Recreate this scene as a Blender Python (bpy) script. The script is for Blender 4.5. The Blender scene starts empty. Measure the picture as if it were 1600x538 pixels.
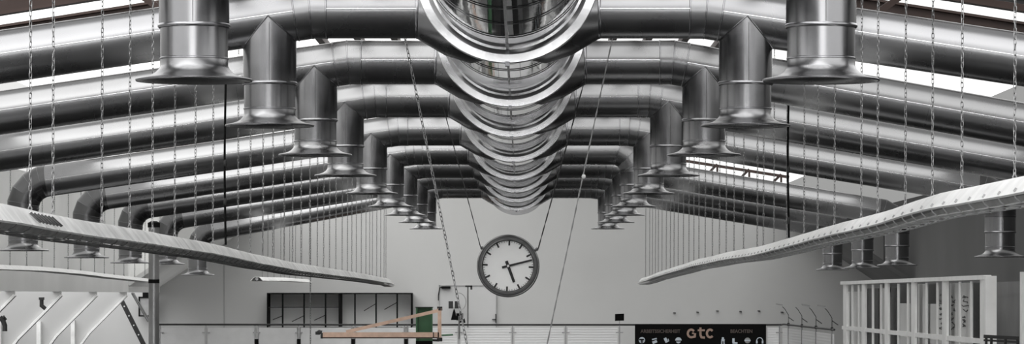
import bpy, math, random
from mathutils import Vector, Matrix
random.seed(7)
SC = bpy.context.scene
COL = SC.collection
F = 5500.0            # focal length in pixels of the 1600 px wide frame
U = F / 717.6         # metres per depth unit (one bay of the duct row)
EYE = 7.0             # eye height above the hall floor
PI = math.pi

def at(px, py, yu):
    """point seen at pixel (px,py) of the photograph at a depth of yu bays"""
    s = 717.6 / yu
    return Vector(((px - 815) / s, yu * U, EYE + (463 - py) / s))

# ------------------------------------------------------------------ materials
def mat(name, color=(.5, .5, .5), rough=.6, metal=0., noise=0., nscale=4., bump=0., bscale=20., stretch=None, rvar=0., spec=.5):
    m = bpy.data.materials.new(name); m.use_nodes = True
    nt = m.node_tree; b = nt.nodes['Principled BSDF']
    b.inputs['Base Color'].default_value = (*color, 1)
    b.inputs['Roughness'].default_value = rough
    b.inputs['Metallic'].default_value = metal
    b.inputs['Specular IOR Level'].default_value = spec
    tc = nt.nodes.new('ShaderNodeTexCoord'); mp = nt.nodes.new('ShaderNodeMapping')
    nt.links.new(tc.outputs['Object'], mp.inputs['Vector'])
    if stretch: mp.inputs['Scale'].default_value = stretch
    n = nt.nodes.new('ShaderNodeTexNoise'); n.inputs['Scale'].default_value = nscale; n.inputs['Detail'].default_value = 5
    nt.links.new(mp.outputs['Vector'], n.inputs['Vector'])
    if noise > 0:
        r = nt.nodes.new('ShaderNodeMapRange')
        r.inputs['From Min'].default_value = .3; r.inputs['From Max'].default_value = .7
        r.inputs['To Min'].default_value = 1 - noise; r.inputs['To Max'].default_value = 1 + noise
        nt.links.new(n.outputs['Fac'], r.inputs['Value'])
        mx = nt.nodes.new('ShaderNodeVectorMath'); mx.operation = 'SCALE'
        mx.inputs[0].default_value = color
        nt.links.new(r.outputs['Result'], mx.inputs['Scale'])
        nt.links.new(mx.outputs['Vector'], b.inputs['Base Color'])
    if rvar > 0:
        r = nt.nodes.new('ShaderNodeMapRange')
        r.inputs['From Min'].default_value = .3; r.inputs['From Max'].default_value = .7
        r.inputs['To Min'].default_value = max(0.02, rough - rvar); r.inputs['To Max'].default_value = rough + rvar
        nt.links.new(n.outputs['Fac'], r.inputs['Value']); nt.links.new(r.outputs['Result'], b.inputs['Roughness'])
    if bump > 0:
        n2 = nt.nodes.new('ShaderNodeTexNoise'); n2.inputs['Scale'].default_value = bscale; n2.inputs['Detail'].default_value = 3
        nt.links.new(mp.outputs['Vector'], n2.inputs['Vector'])
        bp = nt.nodes.new('ShaderNodeBump'); bp.inputs['Strength'].default_value = bump; bp.inputs['Distance'].default_value = .02
        nt.links.new(n2.outputs['Fac'], bp.inputs['Height']); nt.links.new(bp.outputs['Normal'], b.inputs['Normal'])
    return m

M = {}
M['steel'] = mat('brushed_steel', (.315, .315, .32), .28, 1., .05, 2.2, .006, 6., None, .03)
M['steel_drop'] = mat('dull_steel', (.27, .27, .275), .24, 1., .08, 5., .01, 8., None, .03)
M['bead'] = mat('seam_bead', (.34, .34, .35), .25, 1.)
M['seam'] = mat('seam_dark', (.12, .12, .12), .5, 1.)
M['mirror'] = mat('polished_steel', (.60, .60, .61), .03, 1., .05, 2., .10, 2.0, (1, .35, 1), .015)
M['flange'] = mat('flange_steel', (.85, .85, .86), .2, 1., .05, 6., .05, 10.)
M['white'] = mat('white_enamel', (.90, .90, .89), .4, 0, .10, 5., .1, 12.)
M['white_dull'] = mat('dusty_white_enamel', (.72, .72, .71), .5, 0, .22, 4., .1, 12.)
M['hood_grey'] = mat('dusty_hood', (.42, .42, .415), .5, .3, .25, 3., .1, 12.)
M['wire'] = mat('bright_wire', (.88, .88, .88), .4, 0)
M['chain'] = mat('zinc_chain', (.27, .27, .27), .4, .7, .2, 30.)
M['chain_dark'] = mat('dull_chain', (.16, .16, .16), .5, .8, .2, 30.)
M['wall'] = mat('painted_wall', (.50, .50, .495), .85, 0, .05, .35, .02, 3.)
M['wall_side'] = mat('side_wall_paint', (.72, .72, .715), .85, 0, .06, .5)
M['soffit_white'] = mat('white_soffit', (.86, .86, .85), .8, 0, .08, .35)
M['soffit_shaded'] = mat('shaded_soffit', (.17, .17, .17), .8, 0, .10, .35)  # soffit paint darkened to stand for the weaker light on the right
M['roof_grey'] = mat('roof_panel', (.40, .40, .40), .8, 0, .1, .5)
M['brown'] = mat('brown_steel', (.050, .030, .025), .5, .2, .2, 2.)
M['floor'] = None
M['black'] = mat('black_paint', (.006, .006, .006), .8, 0, .1, spec=.1)
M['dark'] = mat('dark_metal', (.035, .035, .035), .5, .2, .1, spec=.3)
M['grey_paint'] = mat('grey_paint', (.33, .33, .33), .5, 0, .1)
M['pale'] = mat('pale_panel', (.66, .66, .66), .6, 0, .05)
M['wood'] = mat('salmon_paint', (.62, .43, .33), .6, 0, .12, 8.)
M['green'] = mat('green_paint', (.035, .12, .05), .5, 0, .12, 3.)
M['face'] = mat('clock_face', (.93, .93, .92), .45, 0, .02)
M['rim'] = mat('clock_rim', (.06, .06, .06), .35, .3, .15, 8.)
M['ink'] = mat('black_ink', (.015, .015, .015), .6)
M['copper'] = mat('copper_print', (.42, .29, .23), .5)
M['dimcopper'] = mat('faded_copper_print', (.11, .085, .075), .6)
M['icon'] = mat('pale_icon', (.62, .68, .74), .5)
M['frame_white'] = mat('white_window_frame', (.86, .86, .85), .5, 0, .06, 3.)
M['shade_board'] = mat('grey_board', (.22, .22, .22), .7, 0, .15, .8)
M['board'] = mat('pale_board', (.88, .88, .87), .7, 0, .05)
M['door_paint'] = mat('door_paint', (.53, .53, .53), .6, 0, .04, .8)
M['steel_dark_reflection'] = mat('dark_reflection_steel', (.15, .15, .152), .26, 1., .1, 4.)  # steel darkened to imitate elbows reflecting dark surroundings
M['web'] = mat('web_plate', (.50, .50, .495), .8, 0, .06, .5)
M['post'] = mat('post_steel', (.30, .30, .30), .35, .9, .1)

def streak_panel():
    m = mat('corrugated_panel', (.80, .80, .80), .35, .25)
    nt = m.node_tree; b = nt.nodes['Principled BSDF']
    tc = nt.nodes.new('ShaderNodeTexCoord'); w = nt.nodes.new('ShaderNodeTexWave')
    w.wave_type = 'BANDS'; w.bands_direction = 'Z'; w.inputs['Scale'].default_value = 4.5; w.inputs['Distortion'].default_value = .6
    nt.links.new(tc.outputs['Object'], w.inputs['Vector'])
    bp = nt.nodes.new('ShaderNodeBump'); bp.inputs['Strength'].default_value = .12; bp.inputs['Distance'].default_value = .02
    nt.links.new(w.outputs['Fac'], bp.inputs['Height']); nt.links.new(bp.outputs['Normal'], b.inputs['Normal'])
    return m
M['corrugated'] = streak_panel()

def floor_mat():
    m = mat('hall_floor', (.08, .08, .08), .5)
    nt = m.node_tree; b = nt.nodes['Principled BSDF']
    tc = nt.nodes.new('ShaderNodeTexCoord')
    v = nt.nodes.new('ShaderNodeTexVoronoi'); v.distance = 'CHEBYCHEV'; v.inputs['Scale'].default_value = .28
    nt.links.new(tc.outputs['Object'], v.inputs['Vector'])
    s = nt.nodes.new('ShaderNodeSeparateColor'); nt.links.new(v.outputs['Color'], s.inputs['Color'])
    r = nt.nodes.new('ShaderNodeValToRGB'); r.color_ramp.interpolation = 'CONSTANT'
    e = r.color_ramp.elements; e[0].position = 0; e[0].color = (.02, .02, .02, 1); e[1].position = .5; e[1].color = (.03, .03, .03, 1)
    x = e.new(.84); x.color = (.15, .15, .15, 1); x = e.new(.93); x.color = (.6, .6, .6, 1)
    b.inputs['Specular IOR Level'].default_value = .15
    nt.links.new(s.outputs['Red'], r.inputs['Fac']); nt.links.new(r.outputs['Color'], b.inputs['Base Color'])
    return m
M['floor'] = floor_mat()

def workshop_mat():
    m = mat('workshop_wall', (.08, .08, .08), .6)
    nt = m.node_tree; b = nt.nodes['Principled BSDF']
    tc = nt.nodes.new('ShaderNodeTexCoord'); mp = nt.nodes.new('ShaderNodeMapping'); mp.inputs['Scale'].default_value = (1, 1, .22)
    v = nt.nodes.new('ShaderNodeTexVoronoi'); v.distance = 'CHEBYCHEV'; v.inputs['Scale'].default_value = .9
    nt.links.new(tc.outputs['Object'], mp.inputs['Vector']); nt.links.new(mp.outputs['Vector'], v.inputs['Vector'])
    s = nt.nodes.new('ShaderNodeSeparateColor'); nt.links.new(v.outputs['Color'], s.inputs['Color'])
    r = nt.nodes.new('ShaderNodeValToRGB'); r.color_ramp.interpolation = 'CONSTANT'
    e = r.color_ramp.elements; e[0].position = 0; e[0].color = (.015, .015, .015, 1); e[1].position = .38; e[1].color = (.10, .10, .10, 1)
    x = e.new(.6); x.color = (.35, .35, .35, 1); x = e.new(.74); x.color = (.9, .9, .9, 1); x = e.new(.94); x.color = (.04, .14, .06, 1)
    nt.links.new(s.outputs['Red'], r.inputs['Fac']); nt.links.new(r.outputs['Color'], b.inputs['Base Color'])
    return m
M['workshop'] = workshop_mat()

def glass_mat(name, col, alpha):
    m = bpy.data.materials.new(name); m.use_nodes = True; nt = m.node_tree; nt.nodes.clear()
    o = nt.nodes.new('ShaderNodeOutputMaterial'); mx = nt.nodes.new('ShaderNodeMixShader'); mx.inputs['Fac'].default_value = alpha
    t = nt.nodes.new('ShaderNodeBsdfTransparent'); t.inputs['Color'].default_value = (.95, .95, .95, 1)
    g = nt.nodes.new('ShaderNodeBsdfPrincipled'); g.inputs['Base Color'].default_value = (*col, 1); g.inputs['Roughness'].default_value = .3
    nt.links.new(t.outputs[0], mx.inputs[1]); nt.links.new(g.outputs[0], mx.inputs[2]); nt.links.new(mx.outputs[0], o.inputs[0])
    return m
M['glass'] = glass_mat('window_glass', (.2, .2, .2), .08)

def frosted(name, t_, d_, fac):
    m = bpy.data.materials.new(name); m.use_nodes = True; nt = m.node_tree; nt.nodes.clear()
    o = nt.nodes.new('ShaderNodeOutputMaterial'); mx = nt.nodes.new('ShaderNodeMixShader'); mx.inputs['Fac'].default_value = fac
    t = nt.nodes.new('ShaderNodeBsdfTranslucent'); t.inputs['Color'].default_value = (t_, t_, t_*.985, 1)
    d = nt.nodes.new('ShaderNodeBsdfDiffuse'); d.inputs['Color'].default_value = (d_, d_, d_, 1)
    nt.links.new(t.outputs[0], mx.inputs[1]); nt.links.new(d.outputs[0], mx.inputs[2]); nt.links.new(mx.outputs[0], o.inputs[0])
    return m
def skyglass(name, tint, alpha):
    m = bpy.data.materials.new(name); m.use_nodes = True; nt = m.node_tree; nt.nodes.clear()
    o = nt.nodes.new('ShaderNodeOutputMaterial'); mx = nt.nodes.new('ShaderNodeMixShader'); mx.inputs['Fac'].default_value = alpha
    t = nt.nodes.new('ShaderNodeBsdfTransparent'); t.inputs['Color'].default_value = (tint, tint, tint*.985, 1)
    g = nt.nodes.new('ShaderNodeBsdfTranslucent'); g.inputs['Color'].default_value = (.8, .8, .8, 1)
    nt.links.new(t.outputs[0], mx.inputs[1]); nt.links.new(g.outputs[0], mx.inputs[2]); nt.links.new(mx.outputs[0], o.inputs[0])
    return m
M['frosted'] = skyglass('skylight_glass_dim', .68, .12)  # glass tinted darker so the right half gets less light
M['frosted_clear'] = skyglass('skylight_glass', .98, .06)
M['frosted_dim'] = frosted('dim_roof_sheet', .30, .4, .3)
M['frosted_fill'] = frosted('light_fill_roof_sheet', .62, .5, .2)  # left roof sheet made translucent to brighten the wall below

# ------------------------------------------------------------------ mesh builder
class MB:
    def __init__(s): s.v = []; s.f = []; s.sm = []
    def add(s, verts, faces, smooth=False):
        o = len(s.v); s.v += [tuple(v) for v in verts]
        for f in faces: s.f.append([i + o for i in f]); s.sm.append(smooth)
        return s
    def box(s, lo, hi):
        x0, y0, z0 = lo; x1, y1, z1 = hi
        return s.add([(x0,y0,z0),(x1,y0,z0),(x1,y1,z0),(x0,y1,z0),(x0,y0,z1),(x1,y0,z1),(x1,y1,z1),(x0,y1,z1)],
                     [(3,2,1,0),(4,5,6,7),(0,1,5,4),(1,2,6,5),(2,3,7,6),(3,0,4,7)])
    def bar(s, a, b, w, h, up=Vector((0,0,1))):
        """rectangular bar from a to b, w across, h along up"""
        a = Vector(a); b = Vector(b); d = (b - a).normalized()
        sd = d.cross(up)
        if sd.length < 1e-4: sd = Vector((1,0,0))
        sd.normalize(); u = sd.cross(d).normalized()
        vs = [p + sd*i*w/2 + u*j*h/2 for p in (a, b) for i, j in ((-1,-1),(1,-1),(1,1),(-1,1))]
        return s.add(vs, [(3,2,1,0),(4,5,6,7),(0,1,5,4),(1,2,6,5),(2,3,7,6),(3,0,4,7)])
    def prism(s, pts, d):
        """closed polygon pts extruded by vector d"""
        n = len(pts); d = Vector(d); P = [Vector(p) for p in pts]
        return s.add(P + [p + d for p in P], [list(range(n))[::-1], list(range(n, 2*n))] + [(i, (i+1) % n, n + (i+1) % n, n + i) for i in range(n)])
    def tube(s, path, r, seg=16, caps=True, split=False, up=None):
        """mitred tube along a polyline; split=True gives crisp mitres; r number or list"""
        P = [Vector(p) for p in path]; n = len(P)
        rr = r if isinstance(r, (list, tuple)) else [r]*n
        D = [(P[i+1]-P[i]).normalized() for i in range(n-1)]
        d0 = D[0]; ref = Vector(up) if up else (Vector((0,0,1)) if abs(d0.z) < .9 else Vector((0,1,0)))
        a = (ref - d0*ref.dot(d0)).normalized()
        rings = []
        for i in range(n):
            if i == 0: d = D[0]; nrm = D[0]
            elif i == n-1: d = D[-1]; nrm = D[-1]
            else: d = D[i-1]; nrm = (D[i-1]+D[i]).normalized()
            if i > 0:
                q = D[i-2].rotation_difference(D[i-1]) if i > 1 else None
                if q: a = q @ a
            b = d.cross(a)
            ring = []
            for k in range(seg):
                t = 2*PI*k/seg
                off = (a*math.cos(t) + b*math.sin(t))*rr[i]
                # slide along d onto the mitre plane
                lam = -off.dot(nrm)/max(.2, d.dot(nrm))
                ring.append(P[i] + off + d*lam)
            rings.append(ring)
        for i in range(n-1):
            if split or i == 0:
                vs = rings[i] + rings[i+1]
                s.add(vs, [(k, (k+1) % seg, seg + (k+1) % seg, seg + k) for k in range(seg)], True)
            else:
                base = len(s.v) - seg
                s.v += [tuple(v) for v in rings[i+1]]
                for k in range(seg):
                    s.f.append([base+k, base+(k+1) % seg, base+seg+(k+1) % seg, base+seg+k]); s.sm.append(True)
        if caps:
            s.add(rings[0], [list(range(seg))[::-1]]); s.add(rings[-1], [list(range(seg))])
        return s
    def lathe(s, prof, origin=(0,0,0), axis='Z', seg=48, smooth=True, closed=False):
        o = Vector(origin); n = len(prof); vs = []
        for (r, h) in prof:
            for k in range(seg):
                t = 2*PI*k/seg; c, q = r*math.cos(t), r*math.sin(t)
                vs.append(o + (Vector((c, q, h)) if axis == 'Z' else Vector((c, h, q)) if axis == 'Y' else Vector((h, c, q))))
        fs = []
        rng = n if closed else n-1
        for i in range(rng):
            j = (i+1) % n
            for k in range(seg):
                k2 = (k+1) % seg
                fs.append((i*seg+k, i*seg+k2, j*seg+k2, j*seg+k))
        return s.add(vs, fs, smooth)
    def build(s, name, m, parent=None, angle=40, recalc=True):
        me = bpy.data.meshes.new(name); me.from_pydata(s.v, [], s.f); me.update()
        me.polygons.foreach_set('use_smooth', s.sm)
        if recalc:
            import bmesh
            bm = bmesh.new(); bm.from_mesh(me); bmesh.ops.recalc_face_normals(bm, faces=bm.faces); bm.to_mesh(me); bm.free()
        me.set_sharp_from_angle(angle=math.radians(angle))
        me.materials.append(m if not isinstance(m, str) else M[m])
        o = bpy.data.objects.new(name, me); COL.objects.link(o)
        if parent is not None:
            o.parent = parent; o.matrix_parent_inverse = Matrix.Translation(-parent.location) if not parent.parent else Matrix.Identity(4)
        return o

def tag(o, label, cat, group=None):
    o['label'] = label; o['category'] = cat
    if group: o['group'] = group
    return o
def thing(name, label, cat, loc, group=None):
    o = bpy.data.objects.new(name, None); COL.objects.link(o); o.location = loc; o.empty_display_size = .1
    return tag(o, label, cat, group)
def structure(o): o['kind'] = 'structure'; return o
def sub(mb, name, m, parent):
    """child of a mesh part (parts built in world space)"""
    o = mb.build(name, m); o.parent = parent; o.matrix_parent_inverse = parent_world(parent).inverted(); return o
def parent_world(p):
    w = p.matrix_parent_inverse.copy() if p.parent else Matrix.Identity(4)
    loc = Matrix.Translation(p.location)
    if p.parent: return parent_world(p.parent) @ w @ loc
    return loc
def T(z): return EYE + z

# ------------------------------------------------------------------ ducts
YN = [3.45, 4.45, 5.41, 6.41, 7.62, 8.73, 9.71, 10.70, 11.73]
CX = -.13
XL = [-2.46, -2.44, -2.43, -2.46, -2.49, -2.49, -2.46, -2.44, -2.43]
XR = [2.25, 2.17, 2.15, 2.05, 2.11, 2.13, 2.17, 2.20, 2.20]
ZLIP = [1.62, 1.65, 1.66, 1.68, 1.70, 1.70, 1.71, 1.715, 1.716]
SLL = [.145, .145, .145, .145, .145, .145, .145, .156, .185]
SLR = [.15, .15, .178, .175, .167, .16, .165, .165, .165]
ELL = [.75, .75, .75, .75, .754, .73, .70, .745, .54]
ELR = [.65]*7 + [.656, .67]
TZ = 2.755; R0 = .258
RZ, RM, RF = 2.98, .72, .848     # main duct: axis height, tube radius, flange radius

def ring_bead(mb, c, d, r, w=.012, seg=48, hb=.007):
    """raised bead: short tube around axis d at c"""
    d = Vector(d).normalized(); c = Vector(c)
    mb.tube([c - d*w, c - d*w*.4, c + d*w*.4, c + d*w], [r, r + hb, r + hb, r], seg, caps=False)

def bell(x, y, zl, root, r=.25, col=.165, nm=''):
    """collar and flared bell mouth hanging with its lip at height zl"""
    m = MB()
    zc = T(zl)
    prof = [(r-.003, col), (r-.003, .11), (r+.008, .085), (r+.035, .058), (r+.07, .038), (r+.115, .024), (r+.172, .012), (r+.176, .004), (r+.170, -.004)]
    inner = [(r+.160, -.003), (r+.105, .012), (r+.06, .026), (r+.025, .046), (r-.004, .075), (r-.014, .12), (r-.014, .3)]
    m.lathe(prof + inner, (x, y, zc), seg=64)
    o = m.build('bell_mouth', 'steel', root, 60)
    b = MB(); b.lathe([(r+.178, -.006), (r+.182, .0), (r+.182, .007), (r+.176, .012), (r+.168, .010)], (x, y, zc), seg=64)
    sub(b, 'rim', 'bead', o)

def drop(x, y, ztop, zl, root, r, nm='drop_pipe', peak=None):
    """outlet pipe; peak=(height, slope) gives the pointed joint with the duct above"""
    m = MB(); seg = 72; ru = r + .006
    def top(c):
        if peak is None: return T(ztop)
        return T(peak[0] + peak[1]*ru*c - abs(ru*c))
    ring0 = [(x + ru*math.cos(2*PI*k/seg), y + ru*math.sin(2*PI*k/seg), T(zl + .41)) for k in range(seg)]
    ring1 = [(p[0], p[1], top(math.cos(2*PI*k/seg))) for k, p in enumerate(ring0)]
    m.add(ring0 + ring1, [(k, (k+1) % seg, seg + (k+1) % seg, seg + k) for k in range(seg)], True)
    m.tube([(x, y, T(zl + .12)), (x, y, T(zl + .42))], r - .004, 56, caps=False)
    o = m.build(nm, 'steel_drop', root)
    for zz, rr_, ww in ((zl + .41, r + .008, .016), (zl + .165, r - .004, .009)):
        b = MB(); ring_bead(b, (x, y, T(zz)), (0,0,1), rr_, ww); sub(b, 'seam_ring', 'bead', o)
    if peak:
        b = MB(); pts = []
        for k in range(seg//2, seg+1): 
            t = 2*PI*k/seg; pts.append((x + (ru+.001)*math.cos(t), y + (ru+.001)*math.sin(t), top(math.cos(t))))
        b.tube(pts, .007, 6); sub(b, 'joint_seam', 'bead', o)
    s2 = MB(); s2.box((x + .012, y - ru - .004, T(zl + .43)), (x + .017, y - ru + .002, (top(0) - .06)))
    sub(s2, 'weld_seam', 'seam' if nm == 'drop_pipe' else 'bead', o)

ORD = ['first', 'second', 'third', 'fourth', 'fifth', 'sixth', 'seventh', 'eighth', 'ninth']
def branch(side, n):
    sg = -1 if side == 'left' else 1
    y = YN[n]*U; x1 = (XL if sg < 0 else XR)[n]; zl = ZLIP[n]; r = .25 + (.008 if n == 0 else .002)
    sl = (SLL if sg < 0 else SLR)[n]
    arm = not (sg > 0 and n == 5)
    extra = {0: 'largest outlet', 8: 'next to far wall'}.get(n, '')
    if not arm: extra = 'ending in rounded elbow'
    lab = f"steel side duct {side} of the main duct, {ORD[n]} from the camera"
    if extra: lab += ', ' + extra
    root = thing('side_duct', lab, 'duct', (CX + sg*.87, y, T(TZ)), 'steel side ducts branching off the main duct')
    # reducer cone into the main duct
    m = MB(); m.tube([(CX + sg*.87, y, T(TZ)), (CX + sg*.60, y, T(TZ-.02)), (CX + sg*.38, y, T(TZ - .02)), (CX + sg*.10, y, T(TZ))], [R0, .40, .48, .44], 56, caps=False)
    m.build('reducer_cone', 'steel', root)
    b = MB(); ring_bead(b, (CX + sg*.875, y, T(TZ)), (1,0,0), R0, .02)
    b.build('joint_ring', 'bead', root)
    if arm:
        xb = CX + sg*1.91
        m = MB(); m.tube([(CX + sg*.87, y, T(TZ)), (xb - sg*.155, y, T(TZ))], R0, 56, caps=False)
        o = m.build('horizontal_run', 'steel', root)
        b = MB(); b.tube([(CX + sg*.88, y - R0, T(TZ + .012)), (xb - sg*.16, y - R0, T(TZ + .012))], .006, 6); sub(b, 'highlight_line', 'flange', o)  # bright bead imitating the reflected highlight along the duct front
        d = Vector((sg, 0, -sl)).normalized(); P0 = Vector((xb, y, T(TZ)))
        m = MB(); m.tube([(xb - sg*.155, y, T(TZ)), P0, P0 + d*.155], R0 + .003, 56, caps=False, split=True)
        o = m.build('bend', 'steel', root)
        for q, dd in ((P0 - Vector((sg*.155,0,0)), (1,0,0)), (P0, Vector((sg,0,-sl*.5))), (P0 + d*.155, d)):
            b = MB(); ring_bead(b, q, dd, R0 + .001, .010); sub(b, 'seam_ring', 'bead', o)
        # sloping run out to the aisle
        xe = -8.27 if sg < 0 else 7.94
        L = abs(xe - xb)
        ze = TZ - sl*L; zend = (ELL if sg < 0 else ELR)[n]
        E = Vector((xe, y, T(ze)))
        a0 = P0 + d*.155; vz = Vector((0,0,-1)); th = d.angle(vz); rb = .46; cut = rb*math.tan(th/2)
        Q0 = E - d*cut
        m = MB(); m.tube([a0, Q0], R0, 56, caps=False)
        o = m.build('sloping_run', 'steel', root)
        b = MB(); b.tube([a0 + Vector((0, -R0, .012)), Q0 + Vector((0, -R0, .012))], .005, 6); sub(b, 'highlight_line', 'flange', o)  # imitation highlight carried on along the sloping duct
        t = 1.05 + .2*((n*3) % 4)/3
        while t < (Q0 - a0).length - .3:
            b = MB(); ring_bead(b, a0 + d*t, d, R0 - .006, .008); sub(b, 'seam_ring', 'bead', o); t += 1.7
        # lower end: mitred elbow and drop
        Q1 = E + vz*cut
        nn = (vz - d*vz.dot(d)).normalized(); Cc = Q0 + nn*rb; K = 4; pts = [Q0]
        for q in range(K):
            an = th*(q+.5)/K; pts.append(Cc - nn*math.cos(an)*rb/math.cos(th/2/K) + d*math.sin(an)*rb/math.cos(th/2/K))
        pts += [Q1, Q1 + vz*.03]
        m = MB(); m.tube(pts, R0 + .004, 56, caps=False, split=True)
        o = m.build('elbow', 'steel_dark_reflection', root)
        for i in range(1, 6):
            dd = ((pts[i]-pts[i-1]).normalized() + (pts[i+1]-pts[i]).normalized()).normalized()
            b = MB(); ring_bead(b, pts[i], dd, R0 + .004, .006); sub(b, 'seam_ring', 'bead', o)
        drop(xe, y, (Q1.z - EYE), zend, root, R0 - .008, 'end_pipe')
        bell(xe, y, zend, root, R0 - .012)
        # vertical outlet beside the main duct
        zt = TZ - sl*(abs(x1 - CX) - 1.91)
        drop(x1, y, zt, zl, root, r, peak=(zt + .0, -sg*sl))
    else:
        xb = x1
        m = MB(); m.tube([(CX + sg*.87, y, T(TZ)), (xb - .40, y, T(TZ))], R0, 56, caps=False)
        m.build('horizontal_run', 'steel', root)
        c = Vector((xb - .40, y, T(TZ - .40)))
        pts = [c + Vector((0,0,.40))] + [c + Vector((math.sin(a)*.415, 0, math.cos(a)*.415)) for a in (PI/12, PI/4, 5*PI/12)] + [c + Vector((.40,0,0))]
        m = MB(); m.tube(pts, R0 + .003, 56, caps=False, split=True); o = m.build('elbow', 'steel', root)
        for i in range(1, 4):
            b = MB(); ring_bead(b, pts[i], (pts[i+1]-pts[i-1]).normalized(), R0 + .004, .008); sub(b, 'seam_ring', 'bead', o)
        drop(xb, y, TZ - .40, zl, root, r)
    bell(x1, y, zl, root, r)

for n in range(9):
    branch('left', n); branch('right', n)

# main duct
y0 = 2.2*U
root = thing('main_duct', 'large mirror-polished main duct with bright ring flanges running down the middle of the hall', 'duct', (CX, y0, T(RZ)))
RY = [3.2, 4.2, 5.17, 6.16, 7.3, 8.45, 9.46, 10.45, 11.5, 12.15]
prev = 2.2
for i, ry in enumerate(RY):
    a, b_ = prev*U, ry*U
    m = MB()
    # slightly barrelled section with circumferential seams and a groove before each flange
    segs = 14; prof = []
    for k in range(segs+1):
        t = k/segs
        prof.append((RM, a + (b_-a)*t))
    m.lathe(prof, (CX, 0, T(RZ)), 'Y', 96)
    o = m.build('duct_section', 'mirror', root, 60)
    for t in (.2, .4, .6, .8):
        yy = a + (b_-a)*t; b = MB()
        b.lathe([(RM+.004, yy-.02), (RM+.012, yy-.012), (RM+.012, yy+.012), (RM+.004, yy+.02)], (CX, 0, T(RZ)), 'Y', 96)
        sub(b, 'seam_ring', 'bead', o)
    b = MB(); b.box((CX - .012, a + .1, T(RZ - RM - .014)), (CX + .012, b_ - .1, T(RZ - RM - .002)))
    sub(b, 'bottom_seam', 'bead', o)
    # flange: collar, flared ring, lip
    f = MB()
    if i < len(RY) - 1:
        pr = [(RM, b_-.10), (RM+.012, b_-.10), (RM+.048, b_-.03), (RM+.050, b_), (RF-.006, b_+.002), (RF, b_+.008), (RF, b_+.10), (RF-.006, b_+.106), (RM+.03, b_+.106), (RM, b_+.14)]
    else:
        pr = [(RM, b_-.4), (RF-.03, b_-.03), (RF-.01, b_+.02), (RF-.01, b_+.1), (RM, b_+.14), (RM*.6, b_+.2), (.01, b_+.24)]
    f.lathe(pr, (CX, 0, T(RZ)), 'Y', 96)
    o = f.build('ring_flange', 'flange', root, 20)
    if i < len(RY)-1:
        f = MB(); f.box((CX - .02, b_ - .06, T(RZ - RF - .028)), (CX + .02, b_ + .12, T(RZ - RF + .012)))
        sub(f, 'clamp', 'bead', o)
    # secondary ring between
    if i < 2: prev = ry; continue
    f = MB(); yy = a + (b_-a)*.70
    f.lathe([(RM, yy-.03), (RM+.012, yy-.03), (RM+.012, yy), (RM+.05, yy), (RM+.05, yy+.05), (RM, yy+.052)], (CX, 0, T(RZ)), 'Y', 96)
    f.build('stiffener_ring', 'flange', root, 20)
    prev = ry

# ------------------------------------------------------------------ chains
def chain_mb(mb, a, b, pitch, wire, seg=10, tube=4, w=None):
    """chain of alternating oval links from a to b"""
    a = Vector(a); b = Vector(b); d = (b-a); L = d.length; d.normalize()
    n = max(2, round(L/pitch)); pitch = L/n
    ref = Vector((1,0,0)); s1 = (ref - d*ref.dot(d)).normalized(); s2 = d.cross(s1)
    hl = pitch*.5 + wire*1.1; hw = w or pitch*.34
    for i in range(n):
        c = a + d*(i+.5)*pitch
        ang = (PI/4 if i % 2 else -PI/4) + .25*math.sin(i*1.7)
        s = s1*math.cos(ang) + s2*math.sin(ang); t = d.cross(s)
        vs = []; fs = []
        for k in range(seg):
            u = 2*PI*k/seg; cu, su = math.cos(u), math.sin(u)
            # stadium outline
            cx = hw*su; cz = (hl-hw)*(1 if cu > 0 else -1)*(1 if abs(cu) > .01 else 0) + hw*cu
            nrm = (s*su + d*cu)
            p = c + s*cx + d*cz
            for j in range(tube):
                v = 2*PI*j/tube
                vs.append(p + nrm*math.cos(v)*wire + t*math.sin(v)*wire)
        for k in range(seg):
            for j in range(tube):
                fs.append((k*tube+j, k*tube+(j+1) % tube, ((k+1) % seg)*tube+(j+1) % tube, ((k+1) % seg)*tube+j))
        mb.add(vs, fs, True)
    return mb

def roofz(x): return 4.25 - .157*abs(x)

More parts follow.
